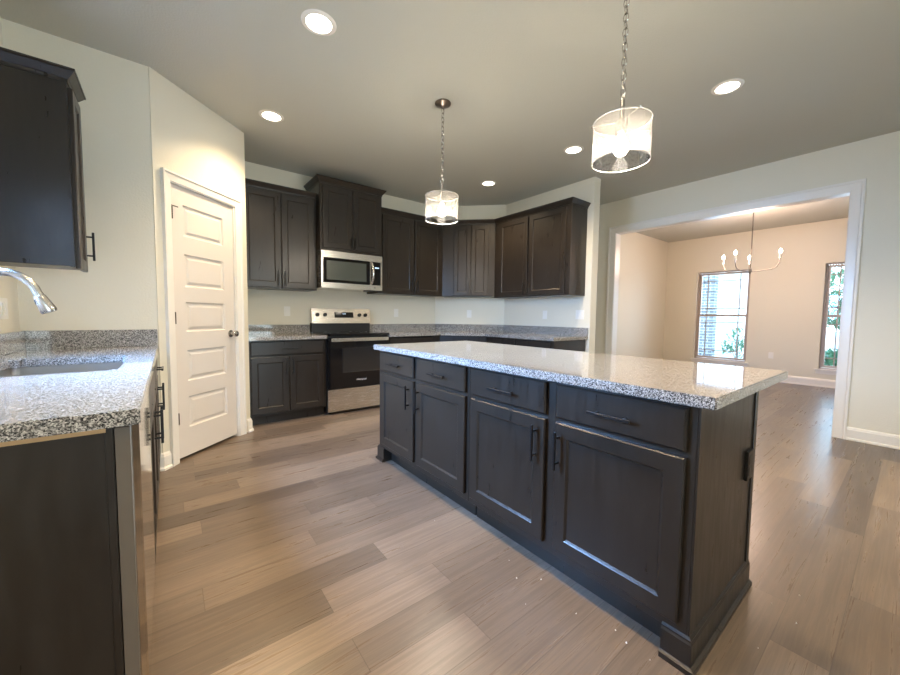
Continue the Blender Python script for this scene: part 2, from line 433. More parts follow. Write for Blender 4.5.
baseboard('baseboard_pantry_corner', [(q_ - PD * 0.052)[:], (q_.x + 0.001, q_.y), (PB.x + 0.001, 4.04)], 'short white baseboard wrapping the pantry corner beside dark cabinet')
baseboard('baseboard_stub', [(4.079, 2.50), (4.079, 2.459), (4.211, 2.459), (4.211, 4.9)], 'white baseboard around the end of the kitchen partition')

# cased opening
def casing_prof(w): return [(0, 0), (0, 0.012), (w * 0.15, 0.014), (w * 0.7, 0.019), (w * 0.8, 0.026), (w, 0.026), (w, 0)]
def casing(name, m, x0, x1, ztop, wd, parent, label=None):
    """three-sided casing around an opening x0..x1 up to ztop; m maps local (x, out, z)"""
    mb = MB(); pr = casing_prof(wd); n = len(pr)
    rings = []
    for (cx, cz, sx_, sz_) in ((x0, 0, -1, 0), (x0, ztop, -1, 1), (x1, ztop, 1, 1), (x1, 0, 1, 0)):
        rings.append([(cx + sx_ * a, -b, cz + sz_ * a) for a, b in pr])
    vs = [v for r in rings for v in r]; fs = []
    for i in range(3):
        for k in range(n): fs.append((i * n + k, (i + 1) * n + k, (i + 1) * n + (k + 1) % n, i * n + (k + 1) % n))
    fs += [tuple(range(n)), tuple(range(3 * n, 4 * n))]
    mb.add(vs, fs, m)
    o = mb.build(name, M_trim, parent)
    return o
op = thing('trim_opening', 'wide white cased opening between kitchen and dining room', 'doorway', kind='structure')
mk = Matrix(((0, 1, 0, RW), (1, 0, 0, 0), (0, 0, 1, 0), (0, 0, 0, 1)))     # x->Y, y->+X
casing('casing', mk, OY0, OY1, OZ, 0.092, op)
mk2 = Matrix(((0, -1, 0, RW + T), (1, 0, 0, 0), (0, 0, 1, 0), (0, 0, 0, 1)))
casing('casing', mk2, OY0, OY1, OZ, 0.092, op)
j = MB(); j.box(RW - 0.002, RW + T + 0.002, OY0 - 0.001, OY0 + 0.006, 0, OZ).box(RW - 0.002, RW + T + 0.002, OY1 - 0.006, OY1 + 0.001, 0, OZ).box(RW - 0.002, RW + T + 0.002, OY0, OY1, OZ - 0.006, OZ + 0.001)
j.build('jamb', M_trim, op)

# pantry door
pd = thing('door_1', 'white five panel pantry door in the angled wall', 'door', (PA.x, PA.y, 0), PANG, kind='structure')
I4 = Matrix.Identity(4)
casing('casing', I4, 0.122, 0.765, 2.112, 0.066, pd)
jm = MB(); jm.box(0.115, 0.130, 0.0, 0.11, 0, 2.11).box(0.757, 0.77, 0.0, 0.11, 0, 2.11).box(0.115, 0.77, 0, 0.11, 2.105, 2.12)
jm.build('jamb', M_trim, pd)
dx0, dx1, dz0, dz1 = 0.134, 0.753, 0.022, 2.102
sl = MB(); yf = 0.012
px0, px1 = 0.243, 0.640
pz = [(0.243, 0.490), (0.611, 0.856), (0.999, 1.232), (1.350, 1.600), (1.735, 1.972)]
sl.box(dx0, px0, yf, yf + 0.035, dz0, dz1).box(px1, dx1, yf, yf + 0.035, dz0, dz1)
prev = dz0
for a, b in pz + [(dz1, None)]:
    sl.box(px0, px1, yf, yf + 0.035, prev, a)
    if b: sl.loft(px0, px1, a, b, [(0, yf), (0.010, yf + 0.012), (0.022, yf + 0.012), (0.040, yf + 0.004)], back=False); prev = b
sl.build('panel_door', M_door, pd)
for hz in (1.89, 1.108, 0.334):   # hinges
    hb = MB().box(dx0 - 0.006, dx0 + 0.012, yf - 0.012, yf + 0.002, hz - 0.045, hz + 0.045)
    if hz == 1.89: hb.box(dx0 - 0.004, dx0 + 0.055, yf - 0.016, yf - 0.010, hz + 0.047, hz + 0.053)
    hb.build('hinge', M_bronze, pd, bevel=0.001)
kb = MB(); rx = Matrix.Translation((0.700, yf, 0.965)) @ Matrix.Rotation(PI / 2, 4, 'X')
kb.lathe([(0, 0), (0.032, 0), (0.032, 0.006), (0.014, 0.010), (0.011, 0.030), (0.024, 0.040), (0.029, 0.052), (0.026, 0.064), (0.015, 0.070), (0, 0.071)], m=rx, n=24)
kb.build('knob', M_nickel, pd, smooth=True)

# windows
def window(name, label, loc, rz, w, h, prairie=True, mullion=False):
    """local x along the wall, y outwards from the interior face, z up; origin at the lower left of the opening"""
    r = thing(name, label, 'window', loc, rz, kind='structure')
    fw_ = 0.045; yb = 0.075
    def ring(x0, x1, z0, z1, t, y0, y1):
        mb = MB(); mb.box(x0, x0 + t, y0, y1, z0, z1).box(x1 - t, x1, y0, y1, z0, z1).box(x0 + t, x1 - t, y0, y1, z0, z0 + t).box(x0 + t, x1 - t, y0, y1, z1 - t, z1)
        return mb
    ring(0, w, 0, h, 0.024, yb - 0.01, 0.125).build('window_frame', M_frame, r)
    mid = h * 0.505
    for (z0, z1, yo) in ((0.03, mid + 0.02, yb), (mid - 0.02, h - 0.03, yb + 0.025)):
        s = ring(0.020, w - 0.020, z0, z1, 0.038, yo, yo + 0.024).build('sash', M_frame, r, bevel=0.002)
        g = MB().box(0.07, w - 0.07, yo + 0.010, yo + 0.014, z0 + 0.04, z1 - 0.04).build('pane', M_pane, s)
        mu = MB(); c0, c1 = 0.175, w - 0.175; zt = (z1 - 0.165) if z1 > h * 0.8 else (z1 - 0.165); zb = z0 + 0.165; mt = 0.0085
        for c in (c0, c1): mu.box(c - mt, c + mt, yo + 0.002, yo + 0.009, z0 + 0.04, z1 - 0.04)
        for c in (zb, zt): mu.box(0.07, w - 0.07, yo + 0.002, yo + 0.009, c - mt, c + mt)
        mu.build('muntins', M_frame, s)
    st = MB().box(-0.045, w + 0.045, -0.035, yb, -0.022, 0.004).box(-0.03, w + 0.03, -0.014, 0.0, -0.075, -0.022)
    st.build('sill', M_trim, r, bevel=0.003)
    return r
window('window_1', 'window over the sink counter', (-0.71, KW[0], KW[2]), PI / 2, KW[1] - KW[0], KW[3] - KW[2])
window('window_2', 'full dining window with porch column and bush outside', (DX, W2[1], W2[2]), -PI / 2, W2[1] - W2[0], W2[3] - W2[2])
window('window_3', 'dining window partly hidden by the opening jamb', (DX, W3[1], W3[2]), -PI / 2, W3[1] - W3[0], W3[3] - W3[2])
dr = thing('door_2_added', 'unseen glass patio door added behind the kitchen for light', 'door', (2.8, -4.0, 0.05), PI, kind='structure')  # invented opening in the unseen wall, there to let light in
m_ = MB()
for a, b in ((0, 0.06), (1.17, 1.23), (2.34, 2.4)): m_.box(a, b, 0.03, 0.09, 0, 2.1)
m_.box(0, 2.4, 0.03, 0.09, 0, 0.08).box(0, 2.4, 0.03, 0.09, 2.02, 2.1); m_.build('door_frame', M_trim, dr)
MB().box(0.06, 2.34, 0.055, 0.06, 0.08, 2.02).build('pane', M_pane, dr)

# ---------------------------------------------------------------- outside
def mat_noise(name, stops, scale, rough=0.9):
    m = mat(name, (0.5, 0.5, 0.5), rough); Lk(m, ramp(m, noise(m, coords(m), scale, 5), stops), bsdf(m).inputs['Base Color']); return m
M_lawn = mat_noise('lawn', [(0.35, (0.42, 0.50, 0.40)), (0.65, (0.66, 0.70, 0.60))], 3)
M_conc = mat_noise('concrete', [(0.3, (0.55, 0.54, 0.52)), (0.7, (0.70, 0.69, 0.67))], 4)
def brick_mat():
    m = mat('white_brick', (0.7, 0.7, 0.7), 0.8)
    b = N(m, 'ShaderNodeTexBrick'); b.inputs['Scale'].default_value = 1.0; b.inputs['Brick Width'].default_value = 0.2; b.inputs['Row Height'].default_value = 0.07
    b.inputs['Mortar Size'].default_value = 0.006; b.inputs['Color1'].default_value = (0.30, 0.30, 0.31, 1); b.inputs['Color2'].default_value = (0.16, 0.16, 0.17, 1); b.inputs['Mortar'].default_value = (0.75, 0.74, 0.72, 1)
    t = N(m, 'ShaderNodeTexCoord'); s = N(m, 'ShaderNodeSeparateXYZ'); c = N(m, 'ShaderNodeCombineXYZ')
    Lk(m, t.outputs['Object'], s.inputs[0]); Lk(m, math_(m, 'ADD', s.outputs[0], s.outputs[1]), c.inputs[0]); Lk(m, s.outputs[2], c.inputs[1])
    Lk(m, c.outputs[0], b.inputs['Vector']); Lk(m, b.outputs[0], bsdf(m).inputs['Base Color']); return m
M_brick = brick_mat()
struct(MB().box(9.0, 60, -30, 30, -0.25, -0.15).build('ground_lawn', M_lawn), 'pale dry lawn outside the dining room windows', 'lawn')
struct(MB().box(9.0, 11.2, -2, 6, -0.15, -0.05).build('ground_porch', M_conc), 'pale concrete porch slab outside the dining room', 'porch')
M_palebrick = brick_mat(); [setattr(n.inputs['Color1'],'default_value',(0.85,0.85,0.84,1)) or setattr(n.inputs['Color2'],'default_value',(0.70,0.71,0.71,1)) for n in M_palebrick.node_tree.nodes if n.type=='TEX_BRICK']; M_palebrick.name = 'pale_brick'
pc = thing('porch_column', 'grey brick porch column outside the full dining window', 'column', (10.6, 3.20, -0.05))
MB().box(-0.14, 0.14, -0.14, 0.14, 0.0, 3.0).build('shaft', M_brick, pc, bevel=0.004)
MB().box(-0.18, 0.18, -0.18, 0.18, 0.0, 0.10).build('base', M_conc, pc, bevel=0.01)
MB().box(-0.18, 0.18, -0.18, 0.18, 2.9, 3.0).build('capital', M_conc, pc, bevel=0.01)
M_leaf = mat('leaf', (0.16, 0.30, 0.16), 0.5); bsdf(M_leaf).inputs['Transmission Weight'].default_value = 0.0
M_bark = mat_noise('bark', [(0.3, (0.10, 0.07, 0.05)), (0.7, (0.22, 0.17, 0.13))], 12)
def foliage(name, label, loc, blobs, n, ls, trunk, rs, cat='tree'):
    r = thing(name, label, cat, loc); rnd = random.Random(rs); mb = MB()
    for i in range(n):
        b = rnd.choice(blobs); d = Vector((rnd.gauss(0, 1), rnd.gauss(0, 1), rnd.gauss(0, 1))).normalized() * (rnd.random() ** 0.4)
        c = Vector((b[0] + d.x * b[3], b[1] + d.y * b[3], b[2] + d.z * b[4]))
        q = Matrix.Translation(c) @ Matrix.Rotation(rnd.random() * 6.3, 4, 'Z') @ Matrix.Rotation(rnd.random() * 2.2 - 1.1, 4, 'X')
        s_ = ls * (0.6 + rnd.random() * 0.8)
        mb.add([(0, -s_, 0), (s_ * 0.35, -s_ * 0.2, 0.1 * s_), (0, s_, 0), (-s_ * 0.35, -s_ * 0.2, 0.1 * s_)], [(0, 1, 2, 3)], q)
    mb.build('foliage', M_leaf, r)
    st = MB()
    for t in trunk: st.tube(t[0], t[1], 8)
    st.build('trunk' if cat == 'tree' else 'stem', M_bark, r)
    return r
foliage('bush', 'leafy young bush outside the full dining window', (10.3, 2.50, -0.05), [(0, 0, 0.80, 0.22, 0.26), (0.05, 0.16, 0.55, 0.2, 0.16), (0, -0.16, 0.45, 0.2, 0.24)], 260, 0.06,
        [([(0, 0, 0), (0.02, 0, 0.4), (0, 0, 0.85)], [0.015, 0.012, 0.006]), ([(0, 0, 0.2), (0.03, 0.12, 0.5)], [0.01, 0.005]), ([(0, 0, 0.15), (0, -0.14, 0.45)], [0.01, 0.005])], 4, 'bush')
foliage('yard_tree', 'green leafy tree filling the partly hidden window', (12.8, 0.5, -0.15), [(0, 0.2, 2.3, 1.2, 0.8), (0.3, -1.0, 2.0, 1.0, 0.9), (0, 0.6, 1.55, 0.7, 0.5), (-0.2, 0.7, 0.30, 0.6, 0.3)], 4200, 0.09,
        [([(0, 0, 0), (0.1, 0, 1.0), (0, 0.1, 2.4)], [0.1, 0.08, 0.04])], 5)
nh = thing('neighbour_house', 'pale brick house wall standing beyond the lawn outside the full window', 'house', (16.0, 6.6, -0.15))
MB().box(0, 5, -3.2, 4.5, 0, 3.1).build('wall', M_palebrick, nh)
MB().box(-0.4, 5.4, -3.5, 4.9, 3.1, 3.3).build('eave', M_conc, nh)
MB().box(-0.05, 0.02, 0.2, 1.3, 1.0, 2.3).build('window', M_frame, nh)

# ---------------------------------------------------------------- cabinet kit
def handle(parent, x, z, vertical=True, L=0.165, y=-0.021):
    s = 0.030; r = 0.0055; mb = MB()
    if vertical:
        mb.box(x - r, x + r, y - s - r, y - s + r, z - L / 2, z + L / 2)
        for q in (-1, 1): mb.box(x - 0.0045, x + 0.0045, y - s, y, z + q * L * 0.33 - 0.0045, z + q * L * 0.33 + 0.0045)
    else:
        mb.box(x - L / 2, x + L / 2, y - s - r, y - s + r, z - r, z + r)
        for q in (-1, 1): mb.box(x + q * L * 0.33 - 0.0045, x + q * L * 0.33 + 0.0045, y - s, y, z - 0.0045, z + 0.0045)
    o = mb.build('handle', M_black, parent, bevel=0.0015, seg=1)
    return o
def door(parent, x0, x1, z0, z1, hx=None, hz=None, L=0.165):
    s = 0.058; t = 0.020
    mb = MB().loft(x0, x1, z0, z1, [(0, 0), (0, -t + 0.004), (0.004, -t), (s, -t), (s + 0.004, -t + 0.003), (s + 0.010, -t + 0.0085)])
    o = mb.build('door', M_cab, parent)
    if hx is not None: handle(o, hx, hz, True, L)
    return o
def drawer(parent, x0, x1, z0, z1, hx=None, L=0.165):
    t = 0.020
    o = MB().loft(x0, x1, z0, z1, [(0, 0), (0, -t + 0.006), (0.007, -t)]).build('drawer', M_cab, parent)
    if hx is not None: handle(o, hx, (z0 + z1) / 2 - 0.008, False, L)
    return o
CR = [(-0.012, -0.012), (0.006, -0.012), (0.008, 0.006), (0.014, 0.010), (0.040, 0.046), (0.046, 0.048), (0.046, 0.062), (-0.012, 0.062)]
def crown(parent, path, z, k=1.0, pre=None, post=None):
    return MB().sweep(path, [(a * k, z + b * k) for a, b in CR], pre, post).build('crown', M_cab, parent)
def upper(label, loc, rz, w, d, h, group='dark wood wall cabinets', fill=(0, 0)):
    r = thing('wall_cabinet', label, 'cabinet', loc, rz, group)
    MB().box(0, w, 0, d, 0, h).build('body', M_cab, r, bevel=0.0015, seg=1)
    return r
def base(label, loc, rz, w, d, toe=True, h=0.876, group='dark wood base cabinets', name='base_cabinet'):
    r = thing(name, label, 'cabinet', loc, rz, group)
    MB().box(0, w, 0, d, 0.105, h).build('body', M_cab, r, bevel=0.0015, seg=1)
    if toe: MB().box(0.003, w - 0.003, 0.065, d, 0, 0.105).build('toe_kick', M_cab, r)
    return r

UF = BW - 0.33
G = 0.002
# wall cabinet beside pantry
zA, hA = 1.425, 1.055
c = upper('tall dark two door wall cabinet between the pantry corner and the microwave cabinet', (0.615, UF, zA), 0, 0.770, 0.328, hA)
door(c, 0.012, 0.384, 0.012, 1.03, 0.350, 0.115); door(c, 0.392, 0.738, 0.012, 1.03, 0.424, 0.115)
crown(c, [(0.0, 0.0), (0.770, 0.0)], hA, 0.8)
# hood cabinet
zH, hH = 1.885, 0.755
c = upper('raised dark two door wall cabinet directly above the microwave', (1.389, UF - 0.12, zH), 0, 0.772, 0.448, hH)
door(c, 0.028, 0.383, 0.030, 0.725, 0.362, 0.115, 0.13); door(c, 0.389, 0.744, 0.030, 0.725, 0.410, 0.115, 0.13)
crown(c, [(0, 0.448), (0, 0.0), (0.772, 0.0), (0.772, 0.448)][::1], hH, 0.95)
# cabinet to the right of the microwave, corner cabinet, side cabinet
xb = 2.165; wb = 3.21 - xb; zB = 1.432; hB = 1.045
c = upper('dark two door wall cabinet between the microwave and the angled corner cabinet', (xb, UF, zB), 0, wb, 0.328, hB)
door(c, 0.06, 0.535, 0.012, 1.02, 0.500, 0.115); door(c, 0.560, 1.005, 0.012, 1.02, 0.595, 0.115)
crown(c, [(0.0, 0.0), (wb, 0.0)], hB, 0.85, post=(wb + 0.54, -0.54))
wd = 0.54 * math.sqrt(2)
c = upper('narrow dark two door wall cabinet set diagonally across the corner', (3.21, UF, zB), -PI / 4, wd, 0.300, hB)
q = 0.30 * math.tan(PI / 8)
door(c, 0.168, 0.417, 0.012, 1.02, 0.392, 0.115); door(c, 0.423, 0.672, 0.012, 1.02, 0.448, 0.115)
k2 = math.sqrt(0.5)
crown(c, [(0, 0), (wd, 0)], hB, 0.85, pre=(-k2, -k2), post=(wd + k2, -k2))
XR = 3.75; YR0, YR1 = 3.79, 2.54; wr = YR0 - YR1
c = upper('dark two door wall cabinet on the partition with its plain end showing', (XR, YR0, 1.412), -PI / 2, wr, 0.328, 1.065)
door(c, 0.10, 0.612, 0.014, 1.035, 0.575, 0.115); door(c, 0.638, 1.19, 0.014, 1.035, 0.60 if False else None, None)
crown(c, [(0, 0), (wr, 0), (wr, 0.328)], 1.065, 0.85, pre=(-k2, -k2))

# base cabinets along the back wall
BF = 4.06
c = base('dark base cabinet between the pantry corner and the stove, one wide drawer over two doors', (0.616, BF, 0), 0, 0.772, 0.598)
drawer(c, 0.022, 0.745, 0.722, 0.862, 0.385); door(c, 0.022, 0.380, 0.125, 0.705, 0.350, 0.60); door(c, 0.388, 0.745, 0.125, 0.705, 0.418, 0.60)
c = base('dark base cabinet beside the stove mostly hidden by the island', (2.175, BF, 0), 0, 0.80, 0.598)
drawer(c, 0.02, 0.78, 0.722, 0.862, 0.40); door(c, 0.02, 0.396, 0.125, 0.705, 0.36, 0.60); door(c, 0.404, 0.78, 0.125, 0.705, 0.44, 0.60)
cc = thing('base_cabinet', 'dark diagonal corner base cabinet behind the island', 'cabinet', (0, 0, 0), 0, 'dark wood base cabinets')
MB().prism([(2.976, BF), (3.43, 3.606), (4.06, 3.606), (4.06, 3.88), (3.30, BW - 0.012), (2.976, BW - 0.012)], 0.105, 0.876).build('body', M_cab, cc)
MB().prism([(2.976, BF + 0.07), (3.03, BF + 0.07), (3.50, 3.606), (4.06, 3.606), (4.06, 3.88), (3.30, BW - 0.012), (2.976, BW - 0.012)], 0, 0.105).build('toe_kick', M_cab, cc)
c = base('dark base cabinet at the open end of the counter against the partition', (3.43, 3.604, 0), -PI / 2, 1.10, 0.64)
drawer(c, 0.02, 0.54, 0.722, 0.862, 0.28); drawer(c, 0.56, 1.08, 0.722, 0.862, 0.82)
door(c, 0.02, 0.54, 0.125, 0.705, 0.50, 0.60); door(c, 0.56, 1.08, 0.125, 0.705, 0.60, 0.60)

# countertops
def counter(name, label, pts, z0=0.876, z1=0.914, group=None):
    o = MB().prism(pts, z0, z1).build(name, M_granite, bevel=0.004)
    return tag(o, label, 'countertop', group)
ct = counter('granite_countertop', 'short speckled granite counter between the pantry corner and the stove', [(0.614, 4.015), (1.392, 4.015), (1.392, BW - 0.003), (0.614, BW - 0.003)])
MB().box(0.614, 1.392, BW - 0.024, BW - 0.003, 0.9145, 1.018).build('backsplash', M_granite, ct, bevel=0.002)
ct = counter('granite_countertop', 'long speckled granite counter bending round the corner behind the island', [(2.172, 4.015), (2.957, 4.015), (3.39, 3.582), (3.39, 2.475), (4.077, 2.475), (4.077, 3.898), (3.318, BW - 0.003), (2.172, BW - 0.003)])
bs = MB(); bs.sweep([(2.172, BW - 0.003), (3.319, BW - 0.003), (4.077, 3.899), (4.077, 2.475)], [(0, 0.9145), (0.022, 0.9145), (0.022, 1.018), (0, 1.018)])
bs.build('backsplash', M_granite, ct)

# ---------------------------------------------------------------- island
IX, IY0, IY1 = 1.31, 0.405, 2.585
HI = 0.876
def isl(label, ytop, ybot, near):
    w = ytop - ybot
    r = thing('island_cabinet', label, 'cabinet', (IX, ytop, 0), -PI / 2, 'island base cabinets')
    MB().box(0, w, 0, 0.615, 0.105, HI).build('body', M_cab, r, bevel=0.0015, seg=1)
    MB().box(0.004, w - 0.004, 0.06, 0.60, 0, 0.105).build('toe_kick', M_cab, r)
    MB().box(0, w, 0.616, 0.630, 0.0, HI).build('back_panel', M_cab, r)
    return r
ymid = 1.498
a = isl('island cabinet nearest the stove with two drawers over two doors', IY1, ymid + 0.001, False)
L0 = IY1
for i, (t, b) in enumerate(((2.535, 2.062), (2.018, 1.523))):
    x0, x1 = L0 - t, L0 - b
    drawer(a, x0, x1, 0.722, 0.866, (x0 + x1) / 2); door(a, x0, x1, 0.145, 0.702, x1 - 0.048 if i == 0 else x0 + 0.048 if False else (x1 - 0.045 if i == 0 else x0 + 0.03), 0.588)
b_ = isl('island cabinet nearest the camera with two drawers over two doors and a plain end panel', ymid - 0.001, IY0, True)
L1 = ymid - 0.001
for i, (t, b) in enumerate(((1.475, 0.978), (0.925, 0.432))):
    x0, x1 = L1 - t, L1 - b
    drawer(b_, x0, x1, 0.722, 0.866, (x0 + x1) / 2); door(b_, x0, x1, 0.145, 0.702, x1 - 0.045 if i == 0 else x0 + 0.022, 0.588)
w1 = L1 - IY0
MB().box(w1, w1 + 0.006, 0.0, 0.614, 0.0, HI).build('end_panel', M_cab, b_, bevel=0.001, seg=1)
MB().box(w1 + 0.0001, w1 + 0.012, 0.616, 0.650, 0.0, HI).build('end_stile', M_cab, b_, bevel=0.002, seg=1)
IB = [(0, 0), (0.022, 0), (0.022, 0.018), (0.013, 0.022), (0.011, 0.024), (0.011, 0.095), (0.007, 0.103), (0.007, 0.108), (0.0, 0.115)]
# base moulding wraps the end; right of travel is outwards in local coordinates
MB().sweep([(w1 - 0.075, 0.070), (w1 - 0.075, 0.0), (w1 + 0.006, 0.0), (w1 + 0.006, 0.652)][1:], IB).build('base_moulding', M_cab, b_)
MB().box(w1 - 0.0755, w1 - 0.002, -0.0005, 0.071, 0, 0.104).build('corner_block', M_cab, b_)
w0 = IY1 - ymid - 0.001
MB().sweep([(-0.006, 0.632), (-0.006, 0.0), (0.085, 0.0)], IB).build('base_moulding', M_cab, a)
MB().box(0.001, 0.085, -0.0005, 0.071, 0, 0.104).build('corner_block', M_cab, a)
counter('island_countertop', 'long speckled granite island top overhanging towards the dining room', [(1.277, 0.352), (2.243, 0.352), (2.243, 2.63), (1.277, 2.63)])
# black receptacle on the island end
rc = thing('outlet', 'black electrical outlet on the island end panel', 'outlet', (1.862, IY0 - 0.0068, 0.555), 0)
MB().box(-0.036, 0.036, -0.012, 0, -0.06, 0.06).build('cover_plate', M_black, rc, bevel=0.002)
MB().box(-0.022, 0.022, -0.0135, -0.012, -0.042, -0.006).box(-0.022, 0.022, -0.0135, -0.012, 0.006, 0.042).build('receptacle', M_blackplastic, rc, bevel=0.002)

# ---------------------------------------------------------------- sink run (faces +X)
LX = -0.088; RZ = PI / 2
c = base('dark sink base cabinet under the double bowl with two tall doors', (LX, 1.802, 0), RZ, 0.898, 0.615)
# hollow the body under the sink: replaced by a lower box and front rail
for ch in list(c.children):
    if ch.name.startswith('body'):
        bpy.data.objects.remove(ch)
MB().box(0, 0.898, 0, 0.615, 0.105, 0.60).box(0, 0.898, 0, 0.05, 0.60, 0.876).box(0, 0.018, 0.05, 0.615, 0.60, 0.876).box(0.88, 0.898, 0.05, 0.615, 0.60, 0.876).build('body', M_cab, c)
drawer(c, 0.02, 0.878, 0.722, 0.862); door(c, 0.02, 0.445, 0.125, 0.705, 0.41, 0.60); door(c, 0.453, 0.878, 0.125, 0.705, 0.49, 0.60)
c = base('dark drawer base cabinet at the end of the sink counter beside the pantry', (LX, 2.702, 0), RZ, 0.618, 0.615)
drawer(c, 0.02, 0.598, 0.722, 0.862, 0.31); door(c, 0.02, 0.305, 0.125, 0.705, 0.27, 0.60); door(c, 0.313, 0.598, 0.125, 0.705, 0.345, 0.60)
dw = thing('dishwasher', 'polished stainless dishwasher at the open end of the sink counter', 'dishwasher', (LX, 1.200, 0), RZ)
MB().box(0.002, 0.598, 0.02, 0.60, 0.10, 0.868).build('tub', M_gap, dw)
MB().box(0.002, 0.598, -0.022, 0.018, 0.115, 0.868).build('door', M_steel_dw, dw, bevel=0.004)
MB().box(-0.022, 0.0015, -0.006, 0.022, 0.0, 0.868).build('side_trim', mat('grey_side_trim', (0.14, 0.115, 0.09), 0.4), dw)
MB().box(0.002, 0.598, 0.05, 0.10, 0.0, 0.10).build('toe_kick', M_blackplastic, dw)
ep = thing('end_panel', 'dark wood panel closing the near end of the sink counter', 'panel', (0, 0, 0))
MB().box(-0.707, -0.128, 1.178, 1.196, 0.0, 0.8615).build('panel', M_cab, ep)
MB().box(-0.1275, -0.112, 1.174, 1.196, 0.0, 0.872).build('stile', M_cab, ep, bevel=0.002)
MB().box(-0.707, -0.125, 1.172, 1.196, 0.862, 0.8755).build('plywood_strip', M_ply, ep)['label'] = 'raw tan plywood strip under the stone'
# countertop with sink cut-out
SX0, SX1, SY0, SY1 = -0.600, -0.170, 1.98, 2.655
xs = [-0.707, SX0, SX1, -0.060]; ys = [1.152, SY0, SY1, 3.327]
def slab_with_hole(xs, ys, z0, z1, name, chf):
    bm = bmesh.new()
    top = {}
    for i, x in enumerate(xs):
        for k, y in enumerate(ys): top[i, k] = bm.verts.new((x, y, z1))
    fcs = [bm.faces.new((top[i, k], top[i + 1, k], top[i + 1, k + 1], top[i, k + 1])) for i in range(3) for k in range(3) if (i, k) != (1, 1)]
    r = bmesh.ops.extrude_face_region(bm, geom=fcs)
    for v in r['geom']:
        if isinstance(v, bmesh.types.BMVert): v.co.z = z0
    bmesh.ops.recalc_face_normals(bm, faces=bm.faces)
    es = [e for e in bm.edges if len(e.link_faces) == 2 and e.calc_face_angle(0) > 0.5]
    vert = [e for e in es if abs(e.verts[0].co.z - e.verts[1].co.z) > 0.01 and SX0 - 0.01 < e.verts[0].co.x < SX1 + 0.01 and SY0 - .01 < e.verts[0].co.y < SY1 + .01]
    bmesh.ops.bevel(bm, geom=vert, offset=0.03, segments=5, affect='EDGES')
    es = [e for e in bm.edges if len(e.link_faces) == 2 and e.calc_face_angle(0) > 0.9]
    bmesh.ops.bevel(bm, geom=es, offset=chf, segments=2, affect='EDGES')
    me = bpy.data.meshes.new(name); bm.to_mesh(me); bm.free(); me.materials.append(M_granite)
    o = bpy.data.objects.new(name, me); COL.objects.link(o); return o
ct = slab_with_hole(xs, ys, 0.876, 0.914, 'sink_countertop', 0.003)
tag(ct, 'speckled granite sink counter with an undermount sink cut-out', 'countertop')
MB().box(-0.707, -0.686, 1.152, 3.327, 0.9145, 1.028).box(-0.685, -0.062, 3.306, 3.327, 0.9145, 1.028).build('backsplash', M_granite, ct, bevel=0.002)
# sink
sk = thing('kitchen_sink', 'double bowl stainless sink set under the granite counter', 'sink', (0, 0, 0))
def bowl(x0, x1, y0, y1, depth):
    mb = MB(); z1 = 0.8755; n = 6; R = 0.05
    def loop(ins, z, r):
        pts = []
        for cx, cy, a0 in ((x1 - ins - r, y1 - ins - r, 0), (x0 + ins + r, y1 - ins - r, PI / 2), (x0 + ins + r, y0 + ins + r, PI), (x1 - ins - r, y0 + ins + r, 3 * PI / 2)):
            for k in range(n + 1):
                t = a0 + PI / 2 * k / n; pts.append((cx + r * math.cos(t), cy + r * math.sin(t), z))
        return pts
    loops = [loop(-0.008, z1, 0.03), loop(0, z1, 0.03), loop(0.003, z1 - 0.01, 0.03), loop(0.008, z1 - depth + 0.03, 0.04), loop(0.03, z1 - depth, 0.05)]
    m = len(loops[0]); vs = [v for l in loops for v in l]; fs = []
    for i in range(len(loops) - 1):
        for k in range(m): fs.append((i * m + k, i * m + (k + 1) % m, (i + 1) * m + (k + 1) % m, (i + 1) * m + k))
    fs.append(tuple(range((len(loops) - 1) * m, len(loops) * m)))
    return mb.add(vs, fs)
ymd = 2.32
bowl(SX0 - 0.002, SX1 + 0.002, SY0 - 0.002, ymd - 0.012, 0.20).build('bowl', M_sink, sk, smooth=True)
bowl(SX0 - 0.002, SX1 + 0.002, ymd + 0.012, SY1 + 0.002, 0.20).build('bowl', M_sink, sk, smooth=True)
for yy in ((SY0 + ymd) / 2, (SY1 + ymd) / 2):
    MB().lathe([(0.0, 0.004), (0.03, 0.004), (0.042, 0.002), (0.045, 0.0)], (-0.38, yy, 0.677)).build('drain', M_nickel, sk, smooth=True)
# faucet
FX, FY = -0.628, 2.30
fc = thing('faucet', 'brushed nickel gooseneck faucet with pull down spray head', 'faucet', (FX, FY, 0.9145))
MB().lathe([(0, 0), (0.030, 0), (0.030, 0.008), (0.022, 0.014), (0.019, 0.10), (0.016, 0.11), (0, 0.112)], n=24).build('base', M_nickel, fc, smooth=True)
pts = [(0, 0, 0.10), (0, 0, 0.285)] + [(0.098 - 0.098 * math.cos(t), 0, 0.285 + 0.108 * math.sin(t)) for t in [k * PI / 14 for k in range(1, 14)]]
sp_ = MB().tube(pts, 0.0155, 14); sp_.build('spout', M_nickel, fc, smooth=True)
e = Vector(pts[-1]); d_ = Vector((0.38, 0, -0.92)).normalized()
hd = MB().tube([e, e + d_ * 0.01, e + d_ * 0.012, e + d_ * 0.075, e + d_ * 0.085], [0.0165, 0.0165, 0.0195, 0.028, 0.025], 18)
h_ = hd.build('spray_head', M_nickel, fc, smooth=True)
MB().tube([e + d_ * 0.03 + Vector((-0.017, -0.006, 0)), e + d_ * 0.05 + Vector((-0.020, -0.006, 0))], 0.006, 8).build('button', M_blackplastic, h_)
MB().tube([(0.0, -0.015, 0.055), (0, -0.05, 0.062), (0.0, -0.12, 0.082)], [0.012, 0.008, 0.006], 10).build('lever', M_nickel, fc, smooth=True)

